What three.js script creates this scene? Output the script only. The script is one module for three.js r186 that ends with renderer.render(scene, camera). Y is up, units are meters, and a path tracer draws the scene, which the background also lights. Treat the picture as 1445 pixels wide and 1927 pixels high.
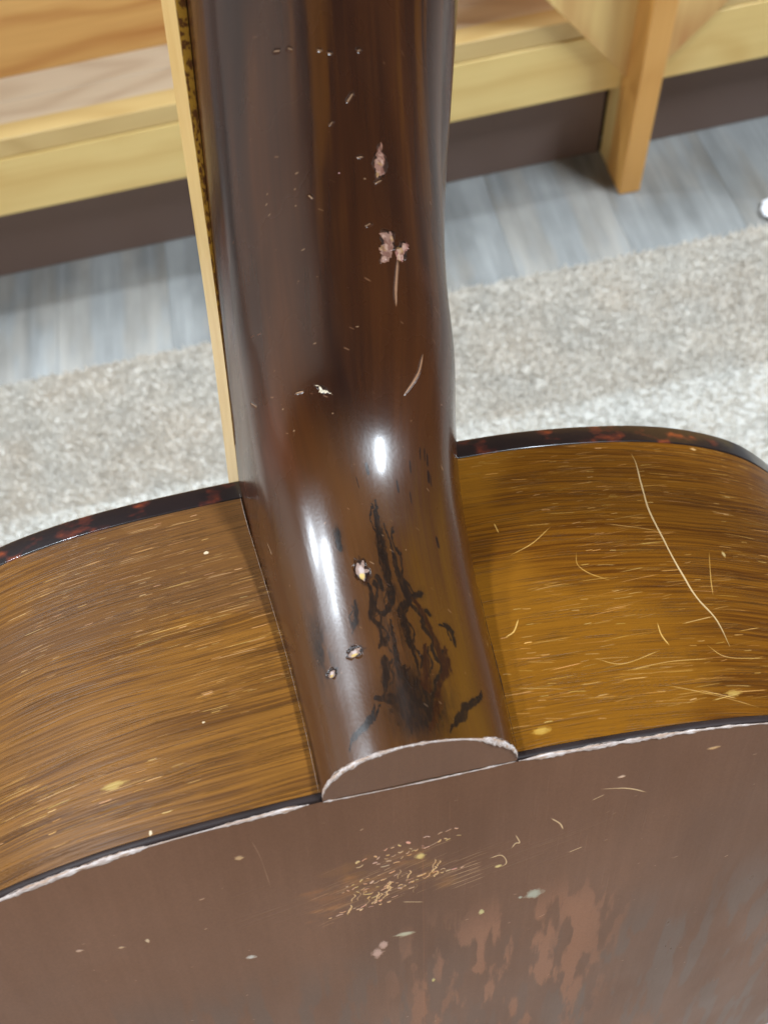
import * as THREE from 'three';
import { mergeGeometries } from 'three/addons/utils/BufferGeometryUtils.js';
import { RoundedBoxGeometry } from 'three/addons/geometries/RoundedBoxGeometry.js';
import { RectAreaLightUniformsLib } from 'three/addons/lights/RectAreaLightUniformsLib.js';

// ------------------------------------------------------------------ camera, lamps, exposure
const scene = new THREE.Scene();
const EYE = new THREE.Vector3(0, 0.665, 0);
const camera = new THREE.PerspectiveCamera(62.25, 767 / 1024, 0.01, 30);
camera.rotation.order = 'YXZ';
camera.position.copy(EYE);
camera.rotation.set(THREE.MathUtils.degToRad(-61.5), 0, THREE.MathUtils.degToRad(-11.8));
camera.focus = 0.186;
camera.userData.fStop = 21;
scene.add(camera);

const renderer = new THREE.WebGLRenderer({ antialias: true });
renderer.setSize(767, 1024);
renderer.toneMapping = THREE.LinearToneMapping;
renderer.toneMappingExposure = 2.05;
renderer.shadowMap.enabled = true;
RectAreaLightUniformsLib.init();
scene.background = new THREE.Color().setRGB(0.05, 0.05, 0.052);     // the unlit rest of the shop

// lamps of the shop: [x, z, width (x), length (z), strength, label]
const LAMPS = [
  [1.26, 0.28, 0.12, 1.0, 0, 112, 'long tube lamp above and to the right of the guitar'],
  [-1.15, -1.30, 0.09, 0.46, 0.46, 250, 'narrow tube lamp, the nearer of the left pair on the ceiling'],
  [-1.82, -1.28, 0.09, 0.46, 0.46, 225, 'narrow tube lamp, the farther of the left pair on the ceiling'],
];
const WALL_GLOW = { at: [-1.38, 1.25, 1.5], size: [3.1, 1.9], turn: 2.498, strength: 0.15 };

// ------------------------------------------------------------------ helpers
function rng(seed) { let s = seed >>> 0; return () => { s = (s + 0x6D2B79F5) >>> 0; let t = Math.imul(s ^ (s >>> 15), 1 | s); t = (t + Math.imul(t ^ (t >>> 7), 61 | t)) ^ t; return ((t ^ (t >>> 14)) >>> 0) / 4294967296; }; }
const PERM = (() => { const r = rng(77), a = new Float32Array(65536); for (let i = 0; i < 65536; i++) a[i] = r(); return a; })();
function vnoise(x, y) {
  const xi = Math.floor(x), yi = Math.floor(y); let fx = x - xi, fy = y - yi;
  fx = fx * fx * (3 - 2 * fx); fy = fy * fy * (3 - 2 * fy);
  const h = (a, b) => PERM[((a * 73 + b * 4219) ^ (b >> 3) * 131) & 65535];
  const a = h(xi, yi), b = h(xi + 1, yi), c = h(xi, yi + 1), d = h(xi + 1, yi + 1);
  return a + (b - a) * fx + (c - a) * fy + (a - b - c + d) * fx * fy;
}
function fbm(x, y, oct = 4) { let s = 0, a = 0.5, n = 0; for (let i = 0; i < oct; i++) { s += a * vnoise(x, y); n += a; a *= 0.5; x = x * 2.03 + 17.3; y = y * 2.03 + 5.7; } return s / n; }
const clamp = (v, a = 0, b = 1) => Math.min(b, Math.max(a, v));
const smooth = (a, b, v) => { const t = clamp((v - a) / (b - a)); return t * t * (3 - 2 * t); };
const lerp = (a, b, t) => a + (b - a) * t;
const mix3 = (a, b, t) => [lerp(a[0], b[0], t), lerp(a[1], b[1], t), lerp(a[2], b[2], t)];
const toS = (v) => { v = clamp(v); return 255 * (v <= 0.0031308 ? 12.92 * v : 1.055 * Math.pow(v, 1 / 2.4) - 0.055); };
// fn(px, py) -> [r,g,b] linear, or a number; a canvas whose row 0 is the TOP of the texture
function paint(w, h, fn, linearOut = false) {
  const c = document.createElement('canvas'); c.width = w; c.height = h;
  const g = c.getContext('2d'), im = g.createImageData(w, h), d = im.data;
  for (let y = 0, k = 0; y < h; y++) for (let x = 0; x < w; x++, k += 4) {
    const v = fn(x, y);
    if (typeof v === 'number') d[k] = d[k + 1] = d[k + 2] = 255 * clamp(v);
    else if (linearOut) { d[k] = 255 * clamp(v[0]); d[k + 1] = 255 * clamp(v[1]); d[k + 2] = 255 * clamp(v[2]); }
    else { d[k] = toS(v[0]); d[k + 1] = toS(v[1]); d[k + 2] = toS(v[2]); }
    d[k + 3] = 255;
  }
  g.putImageData(im, 0, 0);
  return c;
}
function tex(canvas, srgb, wrapS = THREE.MirroredRepeatWrapping, wrapT = THREE.MirroredRepeatWrapping) {
  const t = new THREE.CanvasTexture(canvas);
  t.wrapS = wrapS; t.wrapT = wrapT; if (srgb) t.colorSpace = THREE.SRGBColorSpace;
  t.anisotropy = 8; return t;
}
const col = (r, g, b) => new THREE.Color().setRGB(r, g, b);
const names = new Map();
function numbered(n) { const k = names.get(n) || 0; names.set(n, k + 1); return k ? `${n}_${String(k).padStart(3, '0')}` : n; }
function mesh(name, geometry, material, parent = scene) {
  const m = new THREE.Mesh(geometry, material);
  m.name = parent === scene ? numbered(name) : name;
  m.castShadow = m.receiveShadow = true; parent.add(m); return m;
}
function thing(name, label, category, group) {
  const o = new THREE.Group(); o.name = numbered(name); o.userData = { label, category }; if (group) o.userData.group = group;
  scene.add(o); return o;
}
function struct(name, geometry, material) { const m = mesh(name, geometry, material); m.userData.kind = 'structure'; return m; }
// a surface over (u, v) in [0,1]^2; fn -> [x,y,z]; uvfn -> [s,t]
function grid(nu, nv, fn, uvfn = (u, v) => [u, v], flip = false) {
  const p = [], uv = [], ix = [];
  for (let j = 0; j <= nv; j++) for (let i = 0; i <= nu; i++) { p.push(...fn(i / nu, j / nv)); uv.push(...uvfn(i / nu, j / nv)); }
  for (let j = 0; j < nv; j++) for (let i = 0; i < nu; i++) {
    const a = j * (nu + 1) + i, b = a + 1, c = a + nu + 1, d = c + 1;
    if (flip) ix.push(a, c, b, b, c, d); else ix.push(a, b, c, b, d, c);
  }
  const g = new THREE.BufferGeometry();
  g.setAttribute('position', new THREE.Float32BufferAttribute(p, 3)); g.setAttribute('uv', new THREE.Float32BufferAttribute(uv, 2));
  g.setIndex(ix); g.computeVertexNormals(); return g;
}
function box(x0, x1, y0, y1, z0, z1, r = 0.0012) {
  const g = new RoundedBoxGeometry(x1 - x0, y1 - y0, z1 - z0, 2, Math.min(r, (x1 - x0) / 3, (y1 - y0) / 3, (z1 - z0) / 3));
  g.translate((x0 + x1) / 2, (y0 + y1) / 2, (z0 + z1) / 2);
  // uv in metres by the way each face points
  const P = g.attributes.position, N = g.attributes.normal, U = g.attributes.uv;
  for (let i = 0; i < P.count; i++) {
    const ax = Math.abs(N.getX(i)), ay = Math.abs(N.getY(i)), az = Math.abs(N.getZ(i));
    if (ay >= ax && ay >= az) U.setXY(i, P.getX(i), P.getZ(i)); else if (az >= ax) U.setXY(i, P.getX(i), P.getY(i)); else U.setXY(i, P.getZ(i), P.getY(i));
  }
  return g;
}

// ------------------------------------------------------------------ ceiling and lamps (outside the frame; seen only as light and as gleams in the lacquer)
const ceilingMat = new THREE.MeshStandardMaterial({ color: col(0.17, 0.165, 0.155), roughness: 0.9 });
const wallMat = new THREE.MeshStandardMaterial({ color: col(0.55, 0.53, 0.5), roughness: 0.9 });
struct('ceiling', box(-3.2, 3.2, 2.6, 2.65, -2.8, 3), ceilingMat);
struct('wall', box(-3.2, -3.1, 0, 2.6, -2.8, 3), wallMat);
for (const [x, z, w, l, turn, power, label] of LAMPS) {
  const t = thing('ceiling_lamp', label, 'lamp');
  t.position.set(x, 2.45, z); t.rotation.y = turn;
  mesh('housing', box(-w / 2 - 0.02, w / 2 + 0.02, 0.03, 0.14, -l / 2 - 0.02, l / 2 + 0.02, 0.004), ceilingMat, t);
  const glow = new THREE.MeshStandardMaterial({ color: col(0.8, 0.8, 0.8), emissive: col(0.86, 0.93, 1), emissiveIntensity: 1.2, roughness: 0.5 });
  mesh('diffuser', box(-w / 2, w / 2, 0.006, 0.028, -l / 2, l / 2, 0.003), glow, t);
  const a = new THREE.RectAreaLight(col(0.80, 0.905, 1), power, w, l);
  a.rotation.x = -Math.PI / 2; t.add(a);
}
{ // unseen glowing panel, added in place of a warm lit wall behind left
  const t = thing('wall_glow_panel', 'unseen warm glowing panel added behind and to the left, in place of a lit wall', 'window'), [w, h] = WALL_GLOW.size;
  t.position.set(...WALL_GLOW.at); t.rotation.y = WALL_GLOW.turn;
  mesh('panel_face', box(-w / 2, w / 2, -h / 2, h / 2, -0.03, -0.01, 0.002), new THREE.MeshStandardMaterial({ color: col(0.5, 0.5, 0.5), emissive: col(1, 0.82, 0.68), emissiveIntensity: 0.2, roughness: 0.6 }), t);
  for (const [x0, x1, y0, y1] of [[-w / 2 - 0.06, -w / 2, -h / 2, h / 2], [w / 2, w / 2 + 0.06, -h / 2, h / 2], [-w / 2 - 0.06, w / 2 + 0.06, h / 2, h / 2 + 0.06], [-w / 2 - 0.06, w / 2 + 0.06, -h / 2 - 0.06, -h / 2]]) mesh('frame', box(x0, x1, y0, y1, -0.05, 0.01, 0.003), wallMat, t);
  const a = new THREE.RectAreaLight(col(1, 0.82, 0.68), WALL_GLOW.strength, w, h);   // shines along the panel's +z
  a.rotation.y = Math.PI; a.position.z = 0.005; t.add(a);
}

// ------------------------------------------------------------------ floor: grey planks, carpet, paler raised carpet strip
struct('floor', box(-3.1, 3.1, -0.03, -0.006, -1.6, 2.5), new THREE.MeshStandardMaterial({ color: col(0.2, 0.2, 0.2), roughness: 0.8 }));
const plankMats = [];
for (let k = 0; k < 5; k++) {
  const r = rng(300 + k), ox = r() * 90, tone = 0.94 + 0.1 * r();
  const c = paint(256, 1024, (x, y) => {
    const X = x / 256, Y = y / 1024;
    const streak = fbm(X * 13 + ox, Y * 5 + ox, 4), cloud = fbm(X * 3 + ox, Y * 9 + 3 + ox, 4), fine = vnoise(X * 120 + ox, Y * 16);
    let v = lerp(0.20, 0.33, clamp(0.5 + (streak - 0.5) * 1.0 + (cloud - 0.5) * 1.5)) * tone * (0.96 + 0.08 * fine);
    const warm = smooth(0.5, 0.7, fbm(X * 4 + ox + 40, Y * 5, 3));
    return [v * lerp(0.97, 1.04, warm), v, v * lerp(0.99, 0.92, warm)];
  });
  const t = tex(c, true); t.repeat.set(1 / 0.122, 1 / 0.6);
  plankMats.push(new THREE.MeshPhysicalMaterial({ map: t, roughness: 0.42, specularIntensity: 0.8 }));
}
const plankFloor = new THREE.Group(); plankFloor.name = 'plank_floor'; plankFloor.userData.kind = 'structure'; scene.add(plankFloor);
for (let i = 0; i < 13; i++) {
  const x0 = -0.78 + i * 0.1205, r = rng(900 + i), cut = -0.75 + 0.16 * r();
  const g = box(x0 + 0.0001, x0 + 0.1204, -0.006, 0, -0.80, -0.57, 0.0003);
  mesh('plank', g, plankMats[Math.floor(r() * 5)], plankFloor);
}

// ------------------------------------------------------------------ wooden cabinet in the background
function woodMat(seed, base, dark, along, { scale = 1, contrast = 1, rough = 0.42, knots = [] } = {}) {
  const N = 512, ox = seed * 13.7;
  const c = paint(N, N, (x, y) => {
    let a = x / N, b = y / N; if (along === 'v') [a, b] = [b, a];
    const w = fbm(a * 2 + ox, b * 3 + ox, 3);
    const ring = 0.5 + 0.5 * Math.sin((b * 9 * scale + w * 3.2 + fbm(a * 1.2 + ox, b * 2, 2) * 4) * 6.28);
    const fib = fbm(a * 5 + ox, b * 120, 3), patch = fbm(a * 3 + ox + 9, b * 4 + 2, 3);
    let t = clamp(0.12 + contrast * (0.42 * Math.pow(ring, 2.2) + 0.35 * (fib - 0.4) + 0.5 * (patch - 0.42)));
    for (const [ka, kb, kr] of knots) { const d = Math.hypot((a - ka) * 1.0, (b - kb) * 1.6) / kr; t = Math.max(t, 1.3 - d); }
    return mix3(base, dark, clamp(t, 0, 1.2));
  });
  const t = tex(c, true); t.repeat.set(1 / 0.4, 1 / 0.4);
  return new THREE.MeshPhysicalMaterial({ map: t, roughness: rough, clearcoat: 0.35, clearcoatRoughness: 0.3 });
}
const M = {
  pine: woodMat(1, [0.78, 0.46, 0.15], [0.52, 0.22, 0.05], 'u', { scale: 1.6, contrast: 1.25 }),
  rail: woodMat(2, [0.90, 0.68, 0.27], [0.68, 0.42, 0.12], 'u', { scale: 0.7, contrast: 0.75, knots: [[0.6, 0.35, 0.012], [0.42, 0.3, 0.011]] }),
  lip: woodMat(3, [0.74, 0.54, 0.23], [0.50, 0.31, 0.10], 'u', { scale: 0.5, contrast: 0.7 }),
  ledge: woodMat(4, [0.74, 0.62, 0.46], [0.50, 0.36, 0.24], 'u', { scale: 0.6, contrast: 0.9, rough: 0.3 }),  // glare off the lacquered shelf is painted in as paler, greyer wood
  gusset: woodMat(5, [0.86, 0.62, 0.24], [0.50, 0.20, 0.05], 'v', { scale: 0.55, contrast: 1.0 }),
  post: woodMat(6, [0.78, 0.41, 0.11], [0.60, 0.27, 0.05], 'v', { scale: 0.9, contrast: 0.7 }),
  kick: new THREE.MeshPhysicalMaterial({ color: col(0.17, 0.112, 0.09), roughness: 0.45 }),
};
const cab = thing('wooden_cabinet', 'pale pine cabinet with orange panel and dark brown toe kick on the grey floor', 'cabinet');
cab.position.set(0.1, 0, -0.75);
function cabPart(name, x0, x1, y0, y1, z0, z1, m) { const g = box(x0, x1, y0, y1, z0, z1); g.translate(-0.1, 0, 0.75); return mesh(name, g, m, cab); }
cabPart('toe_kick', -1.7, 0.314, 0, 0.094, -0.775, -0.752, M.kick);
cabPart('toe_kick', 0.338, 0.95, 0, 0.094, -0.775, -0.752, M.kick);
cabPart('toe_kick', 0.25, 0.40, 0, 0.093, -0.800, -0.7765, M.kick);
cabPart('bottom_rail', -1.7, 0.95, 0.097, 0.157, -0.747, -0.725, M.rail);
cabPart('rail_lip', -1.7, 0.95, 0.1575, 0.176, -0.750, -0.7265, M.lip);
cabPart('ledge_board', -1.7, 0.95, 0.160, 0.1745, -0.784, -0.7505, M.ledge);
cabPart('ledge_board', -1.7, 0.95, 0.160, 0.1745, -0.822, -0.7845, M.ledge);
cabPart('back_panel', -1.7, 0.95, 0.160, 0.62, -0.842, -0.8225, M.pine);
cabPart('post', 0.316, 0.3385, 0, 0.60, -0.7235, -0.681, M.post);
cabPart('post_foot', 0.3165, 0.338, 0, 0.0965, -0.752, -0.724, M.gusset);
{ // triangular gussets either side of the post
  const tri = (pts, name) => {
    const s = new THREE.Shape(pts.map(([x, y]) => new THREE.Vector2(x, y)));
    const g = new THREE.ExtrudeGeometry(s, { depth: 0.008, bevelEnabled: true, bevelSize: 0.0008, bevelThickness: 0.0008, bevelSegments: 1 });
    g.translate(-0.1, 0, 0.75 - 0.7232); mesh(name, g, M.gusset, cab);
  };
  tri([[0.317, 0.114], [0.317, 0.33], [0.12, 0.33]], 'gusset');
  tri([[0.338, 0.108], [0.56, 0.33], [0.338, 0.33]].map(([x, y]) => [x, y]), 'gusset');
}

// ------------------------------------------------------------------ guitar (built in millimetres round the heel, then scaled)
const D = 92.1, LEN = 527;
const GUITAR_X = new THREE.Vector3(0.98685, -0.16079, -0.0164), GUITAR_Y = new THREE.Vector3(0.14703, 0.93527, -0.32196), GUITAR_Z = new THREE.Vector3(0.06711, 0.31531, 0.94661);
const HEEL = new THREE.Vector3(-0.00048, 0.50827, -0.03032);
const guitar = thing('acoustic_guitar', 'worn dark brown acoustic guitar seen from behind at its neck heel', 'guitar');
guitar.quaternion.setFromRotationMatrix(new THREE.Matrix4().makeBasis(GUITAR_X, GUITAR_Y, GUITAR_Z));
guitar.position.copy(HEEL).addScaledVector(GUITAR_Y, -LEN / 1000);
function part(name, g, m, parent = guitar) { if (!g.userData.done) { g.scale(0.001, 0.001, 0.001); g.translate(0, LEN / 1000, 0); g.userData.done = true; } return mesh(name, g, m, parent); }

const lower = [[-145, -108], [-142, -140], [-127, -178], [-119, -212], [-117, -242], [-124, -280], [-144, -330], [-166, -378], [-178, -425], [-172, -468], [-138, -504], [-75, -523], [0, -527]];
const frontL = [[-12, -0.6], [-28.4, -1.4], [-43.3, -2.8], [-58.4, -4.7], [-73.7, -7.6], [-89.4, -12.4], [-103, -19], [-116, -29], [-127, -42], [-135, -60], [-140, -83], ...lower];
const backL = [[-8, -0.7], [-20.7, -1.1], [-37.7, -2.8], [-56.6, -5.9], [-67.6, -9], [-79, -13.4], [-92, -20], [-106, -30], [-119, -43], [-129, -60], [-137, -84], ...lower.map(([x, y]) => [x * 0.985, y])];
const mir = lower.map(([x, y]) => [-x, y]).slice(1);
const frontR = [[12, 1.2], [28.3, 2], [45.2, 2.4], [64, 1.3], [81.6, -1.1], [97.6, -5.4], [113.2, -12.4], [127, -23], [139, -36], [150, -54], [162, -78], [168, -110], [162, -150], ...mir.slice(2)];
const backR = [[6, -0.3], [14.8, -0.2], [27.6, -0.3], [40.8, -0.9], [54.6, -2], [66.7, -4.1], [82, -8.5], [97, -14.5], [112, -24], [128, -35], [143, -53], [160, -78], [166, -112], [160, -150], ...mir.slice(2).map(([x, y]) => [x * 0.985, y])];
function outline(pts, z) {
  const c = new THREE.CatmullRomCurve3(pts.map(([x, y]) => new THREE.Vector3(x, y, z)), false, 'centripetal'); c.arcLengthDivisions = 900; return c;
}
const OUT = { L: [outline(frontL, -D), outline(backL, 0)], R: [outline(frontR, -D), outline(backR, 0)] };
const NU = 420;
function sidePoints(s) { return OUT[s].map((c) => c.getSpacedPoints(NU)); }
const SP = { L: sidePoints('L'), R: sidePoints('R') };
const SLEN = { L: OUT.L[0].getLength(), R: OUT.R[0].getLength() };
// rim point: fraction i of the way round, depth z, pushed out by e along the outline's normal
function rimPoint(s, f, z, e = 0) {
  const i = clamp(f * NU, 0, NU), k = Math.min(NU - 1, Math.floor(i)), t = i - k, w = (z + D) / D;
  const at = (q) => { const a = SP[s][0][q], b = SP[s][1][q]; return [lerp(a.x, b.x, w), lerp(a.y, b.y, w)]; };
  const p = at(k), q = at(k + 1), dx = q[0] - p[0], dy = q[1] - p[1], l = Math.hypot(dx, dy), sg = s === 'L' ? 1 : -1;
  return [lerp(p[0], q[0], t) + sg * (dy / l) * e, lerp(p[1], q[1], t) - sg * (dx / l) * e, z];
}
// a strip of rim between depths z0 < z1
function rimStrip(s, z0, z1, e0, e1, nz, jitter) {
  const f = (u, v) => { const z = lerp(z0, z1, v); return rimPoint(s, u, jitter ? jitter(u, v, z) : z, lerp(e0, e1, v)); };
  return grid(NU, nz, f, (u, v) => [u * SLEN[s], lerp(z0, z1, v) + D], s === 'R');
}
function joinedStrip(s, rows) { // rows of [z, e]; a profile swept along the outline
  return grid(NU, rows.length - 1, (u, v) => { const k = Math.round(v * (rows.length - 1)); return rimPoint(s, u, rows[k][0], rows[k][1]); },
    (u, v) => { const k = Math.round(v * (rows.length - 1)); return [u * SLEN[s], rows[k][0] + D]; }, s === 'R');
}
// neck: sections swept from the heel cap up the shaft. columns: edge y, edge z, ridge y, ridge z, half width left, half width right
const TILT = 0.014;
const SEC = [
  [0, 0, 11.4, 0, 20.7, 15.0], [0, -15, 12.6, -15, 21.4, 16.7], [0, -32, 15, -31, 22.6, 18.4], [0, -49, 19.5, -47, 24.3, 20.6],
  [0, -65, 27.5, -61, 26, 23.2], [0, -79, 40, -70, 27.4, 26], [0.6, -89.5, 56, -75, 28, 27.8], [12, -D - 0.2, 74, -77.3, 27.6, 25.9], [30, -D - 0.5, 94, -78.2, 27, 24.4],
  [60, -D - 0.9, 116, -78.8, 26, 23.4], [100, -D - 1.5, 142, -79.4, 24.6, 24.3], [150, -D - 2.1, 180, -80, 22.9, 23.9], [210, -D - 3, 225, -80.8, 20.8, 20.2], [290, -D - 4.1, 292, -82, 19.5, 19.4],
];
const eC = new THREE.CatmullRomCurve3(SEC.map((r) => new THREE.Vector3(r[4], r[0], r[1]))), rC = new THREE.CatmullRomCurve3(SEC.map((r) => new THREE.Vector3(r[5], r[2], r[3])));
const NS = 260, NT = 110, girth = [0];
for (let j = 1; j <= NS; j++) girth.push(girth[j - 1] + rC.getPoint(j / NS).setX(0).distanceTo(rC.getPoint((j - 1) / NS).setX(0)));
const NECK_LEN = girth[NS];
function neckPoint(t, s) { // t 0..1 left edge to right edge, s 0..1 heel cap to nut
  const e = eC.getPoint(s), r = rC.getPoint(s), a = Math.PI * (1 - t), c = Math.cos(a), si = Math.sin(a), heel = 1 - smooth(0.28, 0.6, s);
  const k = smooth(0.22, 0.40, s) * lerp(1, 0.45, smooth(0.52, 0.72, s)), q = Math.abs(1 - 2 * t);      // q: 1 at the edges, 0 on the ridge
  let fx, fh; const L = 1 - q;                                                                            // flank first, then a rounded shoulder
  if (L < 0.36) { fx = 1 - 0.13 * L / 0.36; fh = 0.56 * L / 0.36; } else {
    const w = (L - 0.36) / 0.64, m = 1 - w; fx = m * m * m * 0.87 + 3 * m * m * w * 0.795 + 3 * m * w * w * 0.42; fh = m * m * m * 0.56 + 3 * m * m * w * 0.885 + 3 * m * w * w + w * w * w; }
  const hgt = lerp(Math.pow(si, 0.93) * (1 - 0.06 * c * heel * heel), fh, k);
  const cx = lerp(c, Math.sign(c) * fx, k);
  const mid = (r.x - e.x) / 2, hw = (r.x + e.x) / 2;
  return [mid + hw * cx, lerp(e.y, r.y, hgt) + cx * (1 - hgt) * lerp(0.6, 1.7, smooth(0, 0.4, s)) - 0.3 * (1 - smooth(0, 0.3, s)), lerp(e.z, r.z, hgt)];
}
// ---- canvases for the guitar. All marks are set in the surfaces' own measure (mm, or girth and length of the neck).
const ctxOf = (c) => c.getContext('2d');
function wander(g, pts, X, Y, w, style, seed, { jit = 0.6, taper = true } = {}) { // an uneven stroke through pts
  const r = rng(seed); let P = pts.map(([u, v]) => [X(u), Y(v)]);
  if (P.length > 2) P = new THREE.CatmullRomCurve3(P.map(([x, y]) => new THREE.Vector3(x, y, 0)), false, 'centripetal').getPoints(P.length * 5).map((p) => [p.x, p.y]);
  g.fillStyle = style; g.lineCap = 'round'; g.lineJoin = 'round';
  let L = 0; const len = []; for (let i = 1; i < P.length; i++) { len.push(Math.hypot(P[i][0] - P[i - 1][0], P[i][1] - P[i - 1][1])); L += len[i - 1]; }
  let run = 0; const o = r() * 100;
  for (let i = 1; i < P.length; i++) {
    const n = Math.max(2, Math.ceil(len[i - 1] / 1.2));
    for (let k = 0; k < n; k++) {
      const t = k / n, f = (run + len[i - 1] * t) / L, q = taper ? Math.min(1, 5 * f + 0.25, 5 * (1 - f) + 0.25) : 1;
      const rad = w * 0.5 * q * (0.55 + 0.9 * vnoise(f * L * 0.022 + o, 1.5)), j = w * jit * (vnoise(f * L * 0.025 + o, 7.5) - 0.5);
      g.beginPath(); g.ellipse(lerp(P[i - 1][0], P[i][0], t) + j, lerp(P[i - 1][1], P[i][1], t) + j * 0.6, Math.max(rad, 0.4), Math.max(rad, 0.4), 0, 0, 7); g.fill();
    }
    run += len[i - 1];
  }
}
function soft(g, pts, X, Y, w, rgb, alpha, seed, opt = {}, passes = 6) { // a mark of several thin overlapping passes: ragged, uneven, see-through at its edges
  const r = rng(seed); for (let k = 0; k < passes; k++) { const d = w * 0.35; const ox = (r() - 0.5) * d, oy = (r() - 0.5) * d; wander(g, pts, (u) => X(u) + ox, (v) => Y(v) + oy, w * (0.3 + 0.8 * r()), `rgba(${rgb},${alpha})`, seed * 31 + k, { jit: 1.0, ...opt }); }
}
function patch(g, x, y, rx, ry, rgb, alpha, seed, passes = 7, ragged = 0.9) { const r = rng(seed); for (let k = 0; k < passes; k++) blot(g, x + (r() - 0.5) * rx * 0.4, y + (r() - 0.5) * ry * 0.4, rx * (0.45 + 0.7 * r()), ry * (0.45 + 0.7 * r()), `rgba(${rgb},${alpha})`, seed * 17 + k, 40, ragged); }
function blot(g, x, y, rx, ry, style, seed, n = 26, ragged = 0.5) { // a ragged patch
  g.fillStyle = style; g.beginPath(); const o = seed * 7.3;
  for (let i = 0; i <= n; i++) { const a = i / n * 2 * Math.PI, k = 1 - ragged / 2 + ragged * vnoise(Math.cos(a) * 2.1 + o, Math.sin(a) * 2.1 + o); g[i ? 'lineTo' : 'moveTo'](x + Math.cos(a) * rx * k, y + Math.sin(a) * ry * k); }
  g.closePath(); g.fill();
}
function poly(g, pts, X, Y, style, seed, amp = 5) { // a polygon with a torn outline
  g.fillStyle = style; g.beginPath(); const o = seed * 3.7;
  for (let i = 0; i < pts.length; i++) for (let k = 0; k < 14; k++) { const a = pts[i], b = pts[(i + 1) % pts.length], t = k / 14, x = X(lerp(a[0], b[0], t)), y = Y(lerp(a[1], b[1], t));
    g[i + k ? 'lineTo' : 'moveTo'](x + amp * ((vnoise(x * 0.13 + o, y * 0.13) - 0.5) * 2.2 + (vnoise(x * 0.5 + o, y * 0.5) - 0.5)), y + amp * ((vnoise(x * 0.13 + o + 50, y * 0.13) - 0.5) * 2.6 + (vnoise(x * 0.5 + o, y * 0.5 + 9) - 0.5))); }
  g.closePath(); g.fill();
}

// sides: 200 mm along the rim by 92.1 mm deep, 0.1 mm a pixel
function rimCanvas(seed, warm) {
  const W = 2000, H = 921, o = seed * 31.7;
  const bend = (a, b) => b + 2.6 * (fbm(a * 0.013 + o, b * 0.03, 3) - 0.5) * 2 + 0.35 * (vnoise(a * 0.12 + o, b * 0.3) - 0.5) + (warm ? 2.2 * Math.sin(a * 0.045 + 0.6) : -0.05 * a);
  const pore = new Float32Array(W * H);
  const c = paint(W, H, (x, y) => {
    const a = x / 10, b = (H - y) / 10, q = bend(a, b);
    const band = fbm(a * 0.018 + o, q * 0.45, 4), fine = fbm(a * 0.06 + o, q * 3.0 + 9, 3), hair = vnoise(a * 0.10 + o, q * 8.2), hair2 = vnoise(a * 0.22 + 4 + o, q * 12);
    const patch = fbm(a * 0.022 + o + 40, b * 0.03 + 7, 4);
    let p = smooth(0.60, 0.86, hair) * 0.75 + smooth(0.66, 0.9, hair2) * 0.55; p *= 0.35 + 0.9 * smooth(0.35, 0.65, fbm(a * 0.05 + o + 3, q * 0.5 + 20, 2));
    pore[y * W + x] = p;
    let cc = mix3(warm ? [0.172, 0.060, 0.003] : [0.215, 0.085, 0.011], warm ? [0.075, 0.021, 0.001] : [0.098, 0.035, 0.005], clamp(0.45 + (band - 0.5) * 0.9 + (fine - 0.5) * 2.0));
    cc = mix3(cc, warm ? [0.235, 0.090, 0.006] : [0.115, 0.05, 0.018], smooth(0.44, 0.66, patch) * 0.65);
    return mix3(cc, [0.035, 0.014, 0.003], clamp(p) * 0.52);
  });
  const bump = paint(W, H, (x, y) => 0.62 - 0.3 * clamp(pore[y * W + x]) + 0.1 * (fbm(x * 0.004 + o, y * 0.22, 2) - 0.5));
  const g = ctxOf(c), h = ctxOf(bump), r = rng(seed), X = (a) => a * 10, Y = (b) => H - b * 10;
  const n = warm ? 1300 : 1500;
  for (let i = 0; i < n; i++) {                                     // short pale splits of the lacquer along the grain
    const a = 8 + r() * 120, b = 3 + 84 * r(), L = 1.8 + 9 * Math.pow(r(), 2), s = (warm ? 0.05 + (r() - 0.5) * 0.3 + 0.10 * Math.cos(a * 0.045 + 0.6) : 0.05 + (r() - 0.5) * 0.05);
    const dens = fbm(a * 0.05 + o, b * 0.05 + 60, 2); if (dens < 0.40 + 0.14 * r()) continue;
    const bright = 0.2 + 0.65 * Math.pow(r(), 1.4), pts = [[a, b], [a + L * 0.5, b + s * L * 0.5 + (r() - 0.5) * 0.2], [a + L, b + s * L]];
    soft(g, pts, X, Y, 1.1 + 1.0 * r(), `${205 + 25 * r() | 0},${158 + 25 * r() | 0},${95 + 35 * r() | 0}`, bright * 0.45, i + 5, {}, 2); wander(h, pts, X, Y, 1.6, 'rgba(60,60,60,0.6)', i + 5);
  }
  return { c, bump, g, h, X, Y };
}
function rimMat(R) {
  const fix = (t) => { t.repeat.set(1 / 200, 1 / 92.1); return t; };
  return new THREE.MeshPhysicalMaterial({ map: fix(tex(R.c, true)), bumpMap: fix(tex(R.bump, false)), bumpScale: 0.00022, roughness: 0.42, clearcoat: 0.12, clearcoatRoughness: 0.28, specularIntensity: 0.28 });
}
const rl = rimCanvas(3, false), rr = rimCanvas(8, true);
[[26.8, 23.6, 6, 5], [43.6, 89.9, 3, 5], [32, 70, 3, 2]].forEach(([a, b, x, y], i) => { blot(rl.g, rl.X(a), rl.Y(b), x, y, 'rgba(215,195,165,0.9)', i + 2); });
patch(rl.g, rl.X(50), rl.Y(78.3), 24, 8, '180,150,80', 0.2, 11);
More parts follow.
